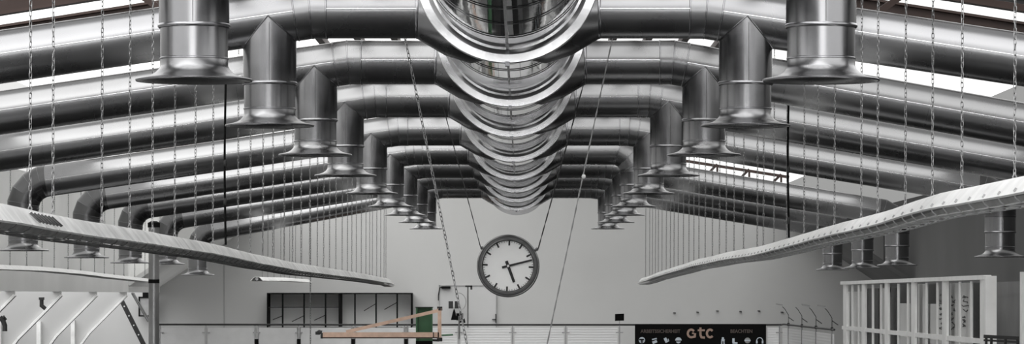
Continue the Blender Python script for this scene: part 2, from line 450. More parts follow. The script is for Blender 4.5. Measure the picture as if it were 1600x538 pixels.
# ------------------------------------------------------------------ hanging reflector troughs
def interp(tab, y):
    if y <= tab[0][0]: return tab[0][1]
    for (a, za), (b, zb) in zip(tab, tab[1:]):
        if y <= b:
            t = (y-a)/(b-a); t = t*t*(3-2*t)*.35 + t*.65
            return za + (zb-za)*t
    return tab[-1][1]
def trough(name, label, x, tab, ya, yb, chains, m_hood, m_wire, sgn, w=.34, h=.12, wires=True, ctop=None, step=.094, drop_=.055):
    root = thing(name, label, 'reflector hood', (x, ya*U, T(interp(tab, ya))), 'long reflector hoods hung on chains')
    N = int((yb-ya)/.12) + 1
    ys = [ya + (yb-ya)*i/N for i in range(N+1)]
    hw = w/2
    outer = [(-hw-.012, -h-.003), (-hw, -h), (-hw*.76, -h*.60), (-hw*.50, -h*.16), (-hw*.34, 0), (hw*.34, 0), (hw*.50, -h*.16), (hw*.76, -h*.60), (hw, -h), (hw+.012, -h-.003)]
    inner = [(px*.94, pz - .012) for px, pz in outer[::-1]]
    prof = outer + inner; n = len(prof)
    m = MB(); vs = []; fs = []
    def cx(y): return x + .010*math.sin(y*5.1)
    for y in ys:
        z = T(interp(tab, y))
        for px, pz in prof: vs.append((cx(y) + px + .001*math.sin(y*23+pz*30), y*U, z + pz + .0015*math.sin(y*17)))
    for i in range(len(ys)-1):
        for k in range(n):
            k2 = (k+1) % n
            fs.append((i*n+k, i*n+k2, (i+1)*n+k2, (i+1)*n+k))
    fs.append(tuple(range(n))); fs.append(tuple((len(ys)-1)*n + k for k in range(n))[::-1])
    m.add(vs, fs, True); m.build('hood', m_hood, root, 28)
    m = MB(); m.tube([(cx(y), y*U, T(interp(tab, y) - h*.62)) for y in ys], .035, 12); m.build('heater_tube', 'grey_paint', root)
    if wires:
        m = MB(); tb = MB(); y = ya + .02
        while y < yb - .02:
            z = T(interp(tab, y)); c = cx(y)
            m.tube([(c-hw, y*U, z-h), (c-hw+.02, y*U+.02, z-h-.03), (c-hw+.06, y*U+.10, z-h-drop_), (c+hw-.06, y*U+.16, z-h-drop_), (c+hw-.02, y*U+.2, z-h-.03), (c+hw, y*U+.22, z-h)], .0055, 5)
            for q in (-1, 1):
                px = c + q*(hw*.93)
                tb.prism([(px+q*.004, y*U-.014, z-h*.92), (px+q*.004, y*U+.014, z-h*.92), (px - q*.010, y*U+.014, z-h*.74), (px - q*.010, y*U-.014, z-h*.74)], (q*.010, 0, .004))
            y += step
        for q in (-.62, .0, .62):
            m.tube([(cx(y_)+q*hw, y_*U, T(interp(tab, y_))-h-drop_) for y_ in ys], .0045, 4)
        m.build('wire_guard', m_wire, root)
        if sgn > 0: tb.build('lip_clips', 'grey_paint', root)['kind'] = 'stuff'
    for (yc, top) in chains:
        z = T(interp(tab, yc)); near = yc < 6
        c = MB(); zt = T(top)
        b0 = .012
        chain_mb(c, (cx(yc), yc*U, z + .035), (cx(yc) + .01, yc*U, zt), .036 if near else .045, .0034 if near else .0042, 10 if near else 6, 4 if near else 3, .0095 if near else .012)
        # hanger eye on the hood
        c.box((cx(yc)-.016, yc*U-.01, z-.006), (cx(yc)+.016, yc*U+.01, z+.012))
        c.tube([(cx(yc), yc*U, z), (cx(yc)-.012, yc*U, z+.02), (cx(yc), yc*U, z+.045), (cx(yc)+.012, yc*U, z+.02), (cx(yc), yc*U, z)], .005, 5)
        c.build('suspension_chain', 'chain', root, recalc=False)
    return root

def clear(y):
    for yn in YN:
        if abs(y-yn) < .055: return yn - .06
    return y
xr, xl = 3.25, -3.45
def tabpx(x, pts):
    out = []
    for px, py in pts:
        yu = abs(x)*717.6/abs(px-815); out.append((yu, (463-py)*yu/717.6))
    return sorted(out)
tr = tabpx(xr, [(1598,278.5),(1475,304),(1380,334),(1300,355),(1200,384),(1150,393),(1100,404.5),(1050,420),(1008,434.6)])
tl = tabpx(xl, [(0,320.5),(100,341),(200,358),(300,376),(400,399),(450,410),(500,418),(550,425.5),(600,435),(610,439)])
cr = [3.03, 3.38, 3.63, 3.90, 4.2, 4.40, 4.76, 5.05, 5.30] + [5.62 + .2775*i for i in range(24)]
cl = [3.23, 3.50, 3.77, 4.03, 4.29, 4.58, 4.86, 5.12] + [5.59 + .268*i for i in range(24)]
trough('hanging_trough', 'long white reflector hood with wire guard hung right of the clock', xr, tr, 2.3, 12.15, [(clear(c), roofz(xr)) for c in cr if c < 12.1], 'white', 'wire', 1)
trough('hanging_trough', 'long dusty reflector hood hung left of the clock, running towards the far wall', xl, tl, 2.3, 11.95, [(clear(c), roofz(xl)) for c in cl if c < 11.9], 'white_dull', 'post', -1, .30, .12)
xo = -9.5
to = tabpx(xo, [(-60,412),(0,414),(60,417),(110,421.5),(170,429),(231,436)])
co = [abs(xo)*717.6/(815-p) for p in (16,41,65,85,107,126,147,163,179,194,210,226)]
trough('hanging_trough', 'thin white reflector hood low at the left edge above the white haunched frames', xo, to, 7.5, 11.75, [(c, roofz(xo)-.02) for c in co], 'white', 'wire', -1, .28, .08, False)
xs = -6.0
ts = tabpx(xs, [(403,433),(440,434),(480,437)])
cs = [abs(xs)*717.6/(815-p) for p in (411,419,428,438,444,453,462,471)]
trough('hanging_trough', 'short white reflector hood above the black-framed shelving', xs, ts, 10.40, 12.82, [(clear(c), roofz(xs)-.3) for c in cs], 'white', 'wire', -1, .28, .08, False)

lt = [o for o in bpy.data.objects if o.name == 'hanging_trough.001'][0]
m = MB()
for i in range(7):
    px = 50 + i*5.5; x = xl + .115; yu = abs(x)*717.6/(815-px); yu2 = abs(x)*717.6/(815-px-7)
    za, zb_ = interp(tl, yu) - .030, interp(tl, yu2) - .092
    m.bar((x-.015, yu*U, T(za)), (x+.030, yu2*U, T(zb_)), .006, .02, Vector((.8,0,.6)))
o = m.build('warning_stripes', 'post', lt); o['kind'] = 'stuff'
# ------------------------------------------------------------------ slanted ropes, cables, clock
def rope(name, label, cat, p, yu, r=.009, knot=None, m='chain', chain=False, group=None):
    P = [at(px, py, yu) for px, py in p]
    c = MB()
    if chain: chain_mb(c, P[-1], P[0], .05, .0055, 8, 4, .014)
    else:
        # twisted rope: two strands
        a, b = P[0], P[-1]; L = (b-a).length; nn = int(L/.05)
        for ph in (0, PI):
            pts = []
            for i in range(nn+1):
                q = a.lerp(b, i/nn); an = i*.9 + ph
                pts.append(q + Vector((math.cos(an), math.sin(an), 0))*r*.55)
            c.tube(pts, r*.6, 5)
    o = c.build(name, m, None, recalc=False); tag(o, label, cat, group)
    if knot:
        k = MB(); q = at(*knot, yu); k.lathe([(.001,-.024),(.014,-.02),(.022,-.008),(.022,.008),(.014,.02),(.001,.024)], q, seg=14)
        sub(k, 'knot_bead', 'face', o)
    return o
rope('hoist_chain', 'long slanting chain crossing the side ducts to the left of the clock', 'chain', [(615,-30),(633,57),(738,580)], 4.93, chain=True)
rope('slack_rope', 'slanting rope with a white bead to the right of the clock', 'rope', [(974,-20),(958,57),(846,580)], 4.93, .008, (912,276), 'chain')
rope('clock_wire', 'thin wire holding the clock on its left side', 'wire', [(692,165),(751,387)], 5.75, .006, None, 'dark')
rope('clock_wire', 'thin wire holding the clock on its right side', 'wire', [(948,0),(841,389)], 5.75, .008, None, 'dark')

def cable(label, px, y0_, y1_, yu, knobs):
    P = []
    for i in range(15):
        t = i/14; P.append(at(px + 1.0*math.sin(t*7), y0_ + (y1_-y0_)*t, yu))
    c = MB(); c.tube(P, .013, 8); o = c.build('power_cable', 'black'); tag(o, label, 'cable', 'black cables feeding the reflector hoods')
    k = MB()
    for ky in knobs:
        q = at(px, ky, yu); k.lathe([(.013,-.04),(.02,-.02),(.02,.02),(.013,.04)], q, seg=10)
    sub(k, 'joint', 'dark', o)
cable('black vertical cable feeding the dusty left reflector hood', 352, -5, 383, 5.36-.06, (255, 315))
cable('black vertical cable feeding the white right reflector hood', 1232, -5, 372, 5.50, (150, 265, 345))

# clock
yu = 5.75; s_ = 717.6/yu; c = at(794, 416, yu); R = 49/s_
clock = thing('station_clock', 'round station clock with black baton hands and dark rim hanging on two wires', 'clock', c)
m = MB()
m.lathe([(R*.80, -.03), (R*.83, -.055), (R*.90, -.062), (R*.965, -.05), (R, -.01), (R, .10), (R*.93, .16), (R*.5, .18), (.002, .18)], c, 'Y', 96)
m.build('case', 'rim', clock, 45)
m = MB(); m.lathe([(R*.835, -.056), (R*.848, -.066), (R*.862, -.060)], c, 'Y', 96)
m.lathe([(R*.945, -.052), (R*.965, -.057), (R*.985, -.036)], c, 'Y', 96); m.build('bezel', 'post', clock)
m = MB(); m.lathe([(.0, -.022), (R*.5, -.022), (R*.84, -.022)], c, 'Y', 96, False); fo = m.build('dial', 'face', clock)
rot = math.radians(3)
def dialpt(a, r, y): return c + Vector((math.sin(a+rot)*r, y, math.cos(a+rot)*r))
def baton(mb, a, r0, r1, w, y, th=.004, w1=None):
    w1 = w1 or w
    t = Vector((math.cos(a+rot), 0, -math.sin(a+rot)))
    p = [dialpt(a, r0, y)-t*w/2, dialpt(a, r0, y)+t*w/2, dialpt(a, r1, y)+t*w1/2, dialpt(a, r1, y)-t*w1/2]
    mb.prism(p, (0, th, 0))
for i in range(12):
    m = MB(); baton(m, i*PI/6, R*.655, R*.80, R*.055, -.027); sub(m, 'hour_mark', 'ink', fo)
m = MB()
for i in range(60):
    if i % 5: baton(m, i*PI/30, R*.755, R*.79, R*.016, -.026)
sub(m, 'minute_marks', 'ink', fo)
m = MB(); baton(m, math.radians(73), -R*.20, R*.78, R*.075, -.040, .005, R*.055); m.build('minute_hand', 'ink', clock)
m = MB(); baton(m, math.radians(157), -R*.17, R*.55, R*.095, -.034, .005, R*.085); m.build('hour_hand', 'ink', clock)
m = MB(); m.lathe([(.001,-.046),(R*.04,-.046),(R*.045,-.036),(R*.045,-.028)], c, 'Y', 24); m.build('hand_hub', 'post', clock)
m = MB()
for sg, px, py in ((-1,752,388),(1,840,390)):
    q = at(px, py, yu); m.tube([q + Vector((-sg*.05,0,-.03)), q, q + Vector((0,0,.02))], .012, 8)
    m.lathe([(.012,-.02),(.022,-.02),(.022,.02),(.012,.02)], q + Vector((-sg*.01,0,0)), 'Y', 12)
m.build('hanger_lug', 'rim', clock)

# ------------------------------------------------------------------ the room
YW = 13.2; W = YW*U
def quad(name, pts, m, th=None, kind=True, parent=None):
    mb = MB()
    if th: mb.prism(pts, th)
    else: mb.add(pts, [tuple(range(len(pts)))])
    o = mb.build(name, m, parent)
    return structure(o) if kind else o
quad('floor', [(-26,-60,0),(26,-60,0),(26,W+.5,0),(-26,W+.5,0)], 'floor', (0,0,-.2))
# far wall: silhouette follows the roof
GF = -1.83
quad('wall_far_lower', [(-26,W,0),(26,W,0),(26,W,T(GF)),(-26,W,T(GF))], 'workshop', (0,.3,0))
quad('wall_far', [(-26,W,T(GF)),(26,W,T(GF)),(26,W,T(.2)),(10.6,W,T(.2)),(10.6,W,T(roofz(10.6))),(0,W,T(roofz(0))),(-10.6,W,T(roofz(10.6))),(-10.6,W,T(.2)),(-26,W,T(.2))], 'wall', (0,.3,0))
for sg, nm, ms in ((-1,'left','soffit_white'),(1,'right','soffit_shaded')):
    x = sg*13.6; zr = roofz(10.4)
    quad('wall_'+nm, [(x,18,0),(x,W,0),(x,W,T(.3)),(x,18,T(.3))], 'wall_side' if sg < 0 else 'soffit_shaded', (sg*.3,0,0))
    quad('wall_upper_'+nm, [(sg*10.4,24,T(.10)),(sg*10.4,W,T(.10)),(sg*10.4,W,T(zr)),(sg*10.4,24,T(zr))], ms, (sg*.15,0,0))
    quad('ceiling_'+nm, [(sg*7.3,24,T(roofz(7.3))),(sg*7.3,W,T(roofz(7.3))),(sg*10.6,W,T(roofz(10.6))),(sg*10.6,24,T(roofz(10.6)))], 'frosted_fill' if sg < 0 else 'frosted_dim')
    if sg > 0: quad('ceiling_aisle_'+nm, [(sg*10.4,24,T(.12)),(sg*10.4,W,T(.12)),(sg*13.8,W,T(.12)),(sg*13.8,24,T(.12))], 'roof_grey' if sg < 0 else 'soffit_shaded', (0,0,.12))
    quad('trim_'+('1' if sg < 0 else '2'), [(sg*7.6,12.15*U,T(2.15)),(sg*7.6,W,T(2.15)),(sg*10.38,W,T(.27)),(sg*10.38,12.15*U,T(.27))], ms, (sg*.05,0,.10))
quad('ceiling_skylight_left', [(-.1,4.6*U,T(roofz(.1)+.02)),(-7.3,4.6*U,T(roofz(7.3)+.02)),(-7.3,W,T(roofz(7.3)+.02)),(-.1,W,T(roofz(.1)+.02))], 'frosted_clear')
quad('ceiling_skylight_right', [(.1,4.6*U,T(roofz(.1)+.02)),(.1,W,T(roofz(.1)+.02)),(7.3,W,T(roofz(7.3)+.02)),(7.3,4.6*U,T(roofz(7.3)+.02))], 'frosted')

def rafter(yu, label):
    root = thing('roof_rafter', label, 'rafter', (0, yu*U, T(3.8)), 'brown steel roof rafters')
    for sg in (-1, 1):
        m = MB(); y = yu*U
        for z0, z1, w in ((-.34, -.31, .20), (-.31, -.05, .014), (-.05, -.02, .20)):
            m.prism([(0, y-w/2, T(roofz(0)+z0)), (sg*7.4, y-w/2, T(roofz(7.4)+z0)), (sg*7.4, y-w/2, T(roofz(7.4)+z1)), (0, y-w/2, T(roofz(0)+z1))], (0, w, 0))
        m.build('beam', 'brown', root)
    for sg in (-1, 1):
        m = MB(); m.bar((sg*4.3, yu*U, T(roofz(4.3)-.2)), (sg*3.72, yu*U-.04, T(2.98)), .07, .07); m.build('fly_brace', 'brown', root)
rafter(4.95, 'brown steel roof rafter seen over the side ducts in both top corners')
for n in (0, 1, 2, 4, 5, 6): rafter(YN[n] + .10, f"added brown rafter darkening tops of the {ORD[n]} pair of side ducts from the camera")  # rafters added so the duct tops reflect something dark
# lattice beam seen through the gap above the right ducts
tru = thing('roof_truss', 'dark lattice roof truss seen through the gap between right side ducts', 'truss', (5.2, 11.5*U, T(3.2)))
m = MB(); za = lambda x: 3.95 - .157*x
for dz in (0, -.42): m.bar((3.2, 11.5*U, T(za(3.2)+dz+.08)), (6.7, 11.5*U, T(za(6.7)+dz+.08)), .08, .07)
m.build('chords', 'brown', tru)
for i in range(9):
    x = 3.3 + i*.4; m = MB(); m.bar((x, 11.5*U, T(za(x)-.34)), (x+(.4 if i % 2 else 0), 11.5*U, T(za(x)+.06)), .05, .06); m.build('web_member', 'brown', tru)
# purlins along the hall
k = 0
PX = [-3.4,-2.9,-2.4,-1.9,-1.4,-.9,-.4,.4,.9,1.4,1.9,2.4,2.9,3.4]
for i, px in enumerate(PX):
    m = MB(); z = T(roofz(px)); m.box((px-.05, 24, z-.12), (px+.05, W, z-.02))
    o = m.build('roof_purlin', 'brown'); sd = 'left' if px < 0 else 'right'
    j = (7 - i) if px < 0 else (i - 6)
    tag(o, f"thin brown roof purlin under skylight, {ORD[j-1]} {sd} of the ridge", 'purlin', 'brown purlins under the skylight')

# ------------------------------------------------------------------ gallery at the far end
GF = -1.83
quad('floor_gallery', [(-16,12.35*U,T(GF)),(16,12.35*U,T(GF)),(16,W,T(GF)),(-16,W,T(GF))], 'grey_paint', (0,0,-.25))
yr = 12.4; sr = 717.6/yr
def bpt(px, py, yu=yr): return at(px, py, yu)
root = thing('glass_balustrade', 'long gallery balustrade with pale infill panels and thin handrail below the clock', 'balustrade', bpt(815, 538))
def posts(pxs): return pxs
POST = [250, 322, 401, 467, 552, 634.5, 717, 801, 884, 968, 1218]
m = MB(); m.tube([bpt(248, 507.5), bpt(700, 508), bpt(1222, 508)], .024, 10); m.build('handrail', 'dark', root)
for i, px in enumerate(POST):
    m = MB(); b = bpt(px, 509); w = .045 if px in (401, 552, 634.5) else .025
    for dx in ((-w, w) if w > .03 else (0,)):
        m.box((b.x+dx-.02, b.y-.02, T(GF)), (b.x+dx+.02, b.y+.02, b.z))
    o = m.build('post', 'post', root)
    k = MB(); q = bpt(px, 520)
    k.box((q.x-.10, q.y-.045, q.z-.014), (q.x+.10, q.y-.02, q.z+.014)); sub(k, 'glass_clamp', 'post', o)
    if px in (401, 467, 552, 634.5):
        k = MB(); q = bpt(px, 530); k.box((q.x-.05, q.y-.06, q.z-.4), (q.x+.05, q.y-.022, q.z)); sub(k, 'black_sleeve', 'black', o)
for a, b in zip(POST, POST[1:]):
    if a >= 968: break
    p0, p1 = bpt(a+3, 512.5), bpt(b-3, 512.5)
    m = MB(); m.box((p0.x, p0.y-.008, T(GF+.06)), (p1.x, p0.y+.008, p0.z)); m.build('panel', 'corrugated' if a >= 634 else 'pale', root)
p0, p1 = bpt(1199, 512), bpt(1217, 512); m = MB(); m.box((p0.x, p0.y-.008, T(GF+.06)), (p1.x, p0.y+.008, p0.z)); m.build('panel', 'corrugated', root)

# returning rail on the right with the small work lights
XRR = 7.05
def rr(px): return XRR*717.6/(px-815)
root = thing('side_railing', 'short railing turning towards the camera left of the white glazed partition', 'railing', (XRR, 12.3*U, T(GF)))
ya, yb = rr(1222), 10.35
m = MB(); m.tube([(XRR-.05, ya*U, T(-.777)), (XRR, (ya-.1)*U, T(-.76)), (XRR, yb*U, T(-.76))], .024, 10); m.build('handrail', 'dark', root)
PR = [1232, 1253, 1275, 1300]
for px in PR:
    y = rr(px)*U; m = MB(); m.box((XRR-.02, y-.02, T(GF)), (XRR+.02, y+.02, T(-.77))); m.build('post', 'post', root)
ys = [ya] + [rr(p) for p in PR] + [yb]
for a, b in zip(ys, ys[1:]):
    m = MB(); m.box((XRR-.008, (b+.02)*U, T(GF+.06)), (XRR+.008, (a-.02)*U, T(-.86))); m.build('panel', 'corrugated', root)
m = MB(); m.box((XRR-1.0, 6.3*U, T(GF)-.25), (XRR+7, 12.35*U, T(GF))); structure(m.build('floor_gallery_side', 'grey_paint'))
for i, px in enumerate(PR):
    y = rr(px); s = 717.6/y; q = Vector((XRR, y*U, T(-.76)))
    l = thing('work_light', f"small spotlight on bent arm on side railing, {ORD[i]} from the banner", 'light', q, 'spotlights on the side railing')
    m = MB(); m.tube([q, q + Vector((0,0,.26)), q + Vector((-.10,0,.42)), q + Vector((-.16,0,.48))], .008, 8); m.build('arm', 'dark', l)
    m = MB(); h = q + Vector((-.24 if i != 1 else .08, 0, .54)); m.bar(h - Vector((.09,0,-.01)), h + Vector((.09,0,-.02)), .07, .03); m.build('lamp_head', 'grey_paint', l)
    m = MB(); m.tube([q + Vector((0,0,.20)), q + Vector((.14,0,.10))], .010, 6); m.box((q.x-.03, q.y-.03, q.z-.03), (q.x+.03, q.y+.03, q.z+.05)); m.build('clamp', 'dark', l)

# banner on the balustrade
p0, p1 = bpt(992, 507, yr-.03), bpt(1197, 560, yr-.03)
ban = thing('safety_banner', 'black banner with copper letters and pale safety icons on the balustrade', 'banner', (p0.x, p0.y, p1.z))
m = MB(); m.box((p0.x, p0.y-.01, p1.z), (p1.x, p0.y+.01, p0.z)); cloth = m.build('cloth', 'black', ban)
def text(s, px, py, size, m, parent, yu, width=None, bold=0.):
    cu = bpy.data.curves.new('lettering', 'FONT'); cu.body = s; cu.size = size; cu.align_x = 'CENTER'; cu.extrude = .002; cu.offset = bold
    o = bpy.data.objects.new('lettering', cu); COL.objects.link(o); q = at(px, py, yu)
    cu.materials.append(M[m])
    bpy.context.view_layer.update()
    wd = o.dimensions.x
    o.parent = parent; o.matrix_parent_inverse = parent_world(parent).inverted()
    o.location = q; o.rotation_euler = (PI/2, 0, 0)
    sx = width/max(.01, wd) if width else 1
    me = bpy.data.meshes.new_from_object(o.evaluated_get(bpy.context.evaluated_depsgraph_get()))
    for v in me.vertices: v.co.x *= sx
    n = bpy.data.objects.new('lettering', me); COL.objects.link(n)
    n.parent = parent; n.matrix_parent_inverse = parent_world(parent).inverted()
    n.location = q; n.rotation_euler = (PI/2, 0, 0)
    bpy.data.objects.remove(o)
    return n
yt = yr - .034
text('ARBEITSSICHERHEIT', 1032, 520.5, .13, 'dimcopper', ban, yt, 62/sr, .003)
text('BEACHTEN', 1158.5, 520.5, .13, 'dimcopper', ban, yt, 34/sr, .003)
# three-letter logo, drawn as thick strokes
lg = MB()
def stroke(mb, pts, w, y=yt, th=.006):
    """flat ribbon of constant width along a pixel polyline, as one solid"""
    P = [at(px, py, y) for px, py in pts]; n = len(P); L = []; Rr = []
    for i in range(n):
        d0 = (P[i]-P[i-1]).normalized() if i else (P[1]-P[0]).normalized()
        d1 = (P[i+1]-P[i]).normalized() if i < n-1 else d0
        t = (d0+d1).normalized(); nrm = Vector((-t.z, 0, t.x)); k = w/2/max(.5, Vector((-d0.z,0,d0.x)).dot(nrm))
        e = Vector((0,0,0)) if 0 < i < n-1 else (t*w*.12*(1 if i else -1))
        L.append(P[i]+nrm*k+e); Rr.append(P[i]-nrm*k+e)
    vs = []
    for dy in (0, th): vs += [p + Vector((0,dy,0)) for p in L] + [p + Vector((0,dy,0)) for p in Rr]
    N2 = 2*n; fs = []
    for i in range(n-1):
        fs += [(i, i+1, n+i+1, n+i), (N2+i, N2+n+i, N2+n+i+1, N2+i+1), (i, N2+i, N2+i+1, i+1), (n+i, n+i+1, N2+n+i+1, N2+n+i)]
    fs += [(0, n, N2+n, N2), (n-1, N2+n-1, N2+2*n-1, 2*n-1)]
    mb.add(vs, fs)
def arc(cx, cy, rx, ry, a0, a1, n=10): return [(cx + rx*math.cos(math.radians(a0+(a1-a0)*i/n)), cy - ry*math.sin(math.radians(a0+(a1-a0)*i/n))) for i in range(n+1)]
stroke(lg, arc(1080,521.5,5.3,6,40,285,14) + [(1085.5,526.5),(1086,521.5)], 3.4/sr)
stroke(lg, [(1081.5,521.2),(1084.3,521.2)], 2.4/sr)
stroke(lg, [(1094.5,512.5),(1094.5,524),(1096,527.5),(1101,528)], 3.4/sr)
stroke(lg, [(1090.5,516.5),(1101,516.5)], 2.8/sr, yt-.002, .002)
stroke(lg, arc(1109.5,521.5,5,6,45,315,14), 3.4/sr)
sub(lg, 'logo_letters', 'copper', cloth)
def disc(mb, px, py, r, a0=0, a1=360, y=yt, th=.004):
    pts = arc(px, py, r, r, a0, a1, 14)
    P = [at(x, z, y) for x, z in (pts[:-1] if a1-a0 == 360 else pts)]
    mb.prism(P[::-1], (0, th, 0))
ic = MB(); # goggles head
disc(ic, 1003, 532, 5); sub(ic, 'icon', 'icon', cloth)
ic = MB(); stroke(ic, [(999,531),(1006,531)], 2.2/sr, yt-.002); stroke(ic, [(1003,531),(1003,536)], 2/sr, yt-.002); sub(ic, 'icon', 'black', cloth)
ic = MB(); stroke(ic, [(1019,531),(1026,529.5)], 2/sr); stroke(ic, [(1020,536),(1026,533.5)], 4/sr); sub(ic, 'icon', 'icon', cloth)
ic = MB(); stroke(ic, [(1039,529),(1042,535)], 4.5/sr); stroke(ic, [(1044,530),(1045,534)], 1.2/sr); sub(ic, 'icon', 'icon', cloth)
ic = MB(); disc(ic, 1060, 532.5, 5, 0, 180); disc(ic, 1060, 533.5, 3.6, 190, 350); sub(ic, 'icon', 'icon', cloth)
ic = MB(); disc(ic, 1129.5, 529, 1.8); stroke(ic, [(1127.5,532),(1132,532)], 3/sr, yt-.002, .002); stroke(ic, [(1128,532),(1127.6,540)], 1.8/sr); stroke(ic, [(1131,532),(1131.6,540)], 1.8/sr); sub(ic, 'icon', 'icon', cloth)
ic = MB(); stroke(ic, [(1146,529.5),(1146,536)], 3.6/sr); stroke(ic, [(1145,536.2),(1152,536.6)], 2.6/sr, yt-.002, .002); sub(ic, 'icon', 'icon', cloth)
ic = MB(); disc(ic, 1168, 532.5, 4.6); sub(ic, 'icon', 'grey_paint', cloth)
ic = MB(); stroke(ic, [(1163.5,532.5),(1172.5,532.5)], 2/sr, yt-.003); sub(ic, 'icon', 'icon', cloth)
ic = MB(); stroke(ic, arc(1187,534,5,6,10,170), 1.2/sr); stroke(ic, [(1182.5,533),(1182.5,537)], 2.6/sr); stroke(ic, [(1191.5,533),(1191.5,537)], 2.6/sr); sub(ic, 'icon', 'icon', cloth)

# floodlight on post
q = bpt(968, 508); fl = thing('floodlight', 'small black floodlight on the balustrade post left of the banner', 'light', q)
m = MB(); m.box((q.x-.013, q.y-.013, q.z), (q.x+.013, q.y+.013, bpt(968,497).z)); m.build('pole', 'post', fl)
a, b = bpt(961, 502), bpt(975, 490.5); m = MB(); m.prism([(a.x,a.y-.05,a.z),(b.x,a.y-.05,a.z+.01),(b.x,a.y-.08,b.z),(a.x,a.y-.08,b.z-.01)], (0,.10,0)); m.build('lamp_head', 'black', fl)

# hooks on the wall
yw = YW - .012
for i, (px, py) in enumerate([(1054,489),(1090,488),(1121,486),(1157,487),(1186,486),(1222,488)]):
    q = at(px, py, yw); m = MB(); m.box((q.x-.035, W-.07, q.z-.008), (q.x+.035, W+.02, q.z+.008)); m.box((q.x+.02, W-.07, q.z-.03), (q.x+.032, W-.055, q.z))
    tag(m.build('wall_hook', 'black'), f"small dark hook above the black banner, {ORD[i]} from the clock side", 'hook', 'row of hooks on the far wall')

# door with fittings
def wb(px0, py0, px1, py1, yu, d0, d1):
    a = at(px0, py1, yu); b = at(px1, py0, yu); return (a.x, a.y-d0, a.z), (b.x, a.y+d1, b.z)
dr = MB(); dr.box(*wb(687, 447, 775, 600, YW, .05, .02)); door = structure(dr.build('door_1', 'door_paint'))
m = MB()
for bx in ((686,446,776,447.4),(686,446,687.2,600),(774.8,446,776,600)): m.box(*wb(*bx, YW, .07, .0))
sub(m, 'door_frame', 'grey_paint', door)
m = MB()
for bx in ((774,491,775.6,505),(769,499,775,500.2)): m.box(*wb(*bx, YW, .12, -.07))
sub(m, 'door_handle', 'dark', door)
m = MB(); m.box(*wb(690, 448, 704, 451.5, YW, .16, -.06)); m.tube([at(685,470,YW-.01), at(685,462,YW-.012), at(687,450,YW-.012), at(692,449,YW-.015)], .015, 6)
tag(m.build('door_closer', 'black'), 'black door closer arm on top of the pale door', 'door closer')
pl = thing('conduit_pole', 'thin grey pole in front of the pale door with a small lamp at its top', 'pole', at(731, 508, YW-.1))
m = MB(); q0, q1 = at(731,512,YW-.1), at(731,448,YW-.1); m.tube([q0,q1], .022, 8); m.build('pole', 'post', pl)
m = MB(); m.box(*wb(727,446.5,738,449, YW-.1, .05, .05)); m.box(*wb(735,447,738,453, YW-.1, .05, .05)); m.build('lamp_head', 'dark', pl)
m = MB(); m.tube(arc_pts := [at(x, y, YW-.09) for x, y in arc(716, 472, 12, 14, -60, 110, 16)], .012, 6); tag(m.build('cable_loop', 'grey_paint'), 'round loop of grey cable on the pale door behind the loudspeaker', 'cable')
bx = thing('notice_box', 'small dark box split by a light strip on the pale door', 'box', at(709, 482, YW-.05))
m = MB(); m.box(*wb(701,471,708,482.5, YW-.05, .12, .05)); m.box(*wb(710.5,471,717,482.5, YW-.05, .12, .05)); m.build('body', 'dark', bx)
m = MB(); m.box(*wb(708,471,710.5,480, YW-.05, .10, .05)); m.build('strip', 'pale', bx)
sp = thing('loudspeaker', 'black loudspeaker horn on a stand at the balustrade near the crane', 'loudspeaker', bpt(717, 508, yr-.05))
q = bpt(708, 500.5, yr-.02); m = MB(); a = [bpt(704.5,500.5,yr-.02), bpt(714,500.5,yr-.02), bpt(711,486,yr-.02), bpt(709.5,482.5,yr-.02), bpt(708,486,yr-.02)]
m.prism(a[::-1], (0,.16,0)); m.build('horn', 'black', sp)
m = MB(); m.box(*wb(713,490,723.5,501, yr-.02, .08, .10)); m.build('driver_box', 'black', sp)
m = MB(); m.tube([bpt(717.5,530,yr-.05), bpt(717.5,494,yr-.05)], .022, 8); m.build('stand', 'post', sp)
m = MB(); m.tube([bpt(718,504,yr-.05), bpt(722,502,yr-.05), bpt(725,500,yr-.05), bpt(726,505,yr-.05)], .024, 8); m.build('bracket', 'black', sp)

# shelving with black frame against the far wall
YS = 13.05
sh = thing('wall_shelving', 'wide black-framed open shelving against the far wall left of the green column', 'shelving', at(530, 512, YS))
def sb(px0, py0, px1, py1, d0=0., d1=.9): 
    a = at(px0, py1, YS); b = at(px1, py0, YS); return (a.x, a.y+d0, a.z), (b.x, a.y+d1, b.z)
dep = W - YS*U - .02
m = MB(); m.box(*sb(417,458,643,460,0,dep)); m.build('top_board', 'black', sh)
for px in (418, 441.5, 475, 508.5, 554.5, 587.5, 620.5, 643):
    m = MB(); w = 1.1; m.box(*sb(px-w, 459, px+w, 512, 0, .12)); m.build('upright', 'black', sh)
m = MB(); m.box(*sb(529,459,532,511,0,dep)); m.build('divider', 'black', sh)
for px in (417.6, 643): 
    m = MB(); m.box(*sb(px-.5,459,px+.5,511,.12,dep)); m.build('side_board', 'black', sh)
m = MB(); m.box(*sb(418,480,530,481.2,.14,dep)); m.build('shelf', 'dark', sh)
m = MB(); m.box(*sb(418,459,643,512,dep-.03,dep)); m.build('back_board', 'soffit_white', sh)
for x0, y0, x1, y1 in ((425,500,441,494),(455,503,474,494),(490,501,508,493),(568,486,587,475),(600,484,620,473)):
    m = MB(); a = at(x0,y0,YS); b = at(x1,y1,YS); a.y += .42; b.y += .08; m.tube([a, b], .012, 6); m.build('stay_rod', 'dark', sh)

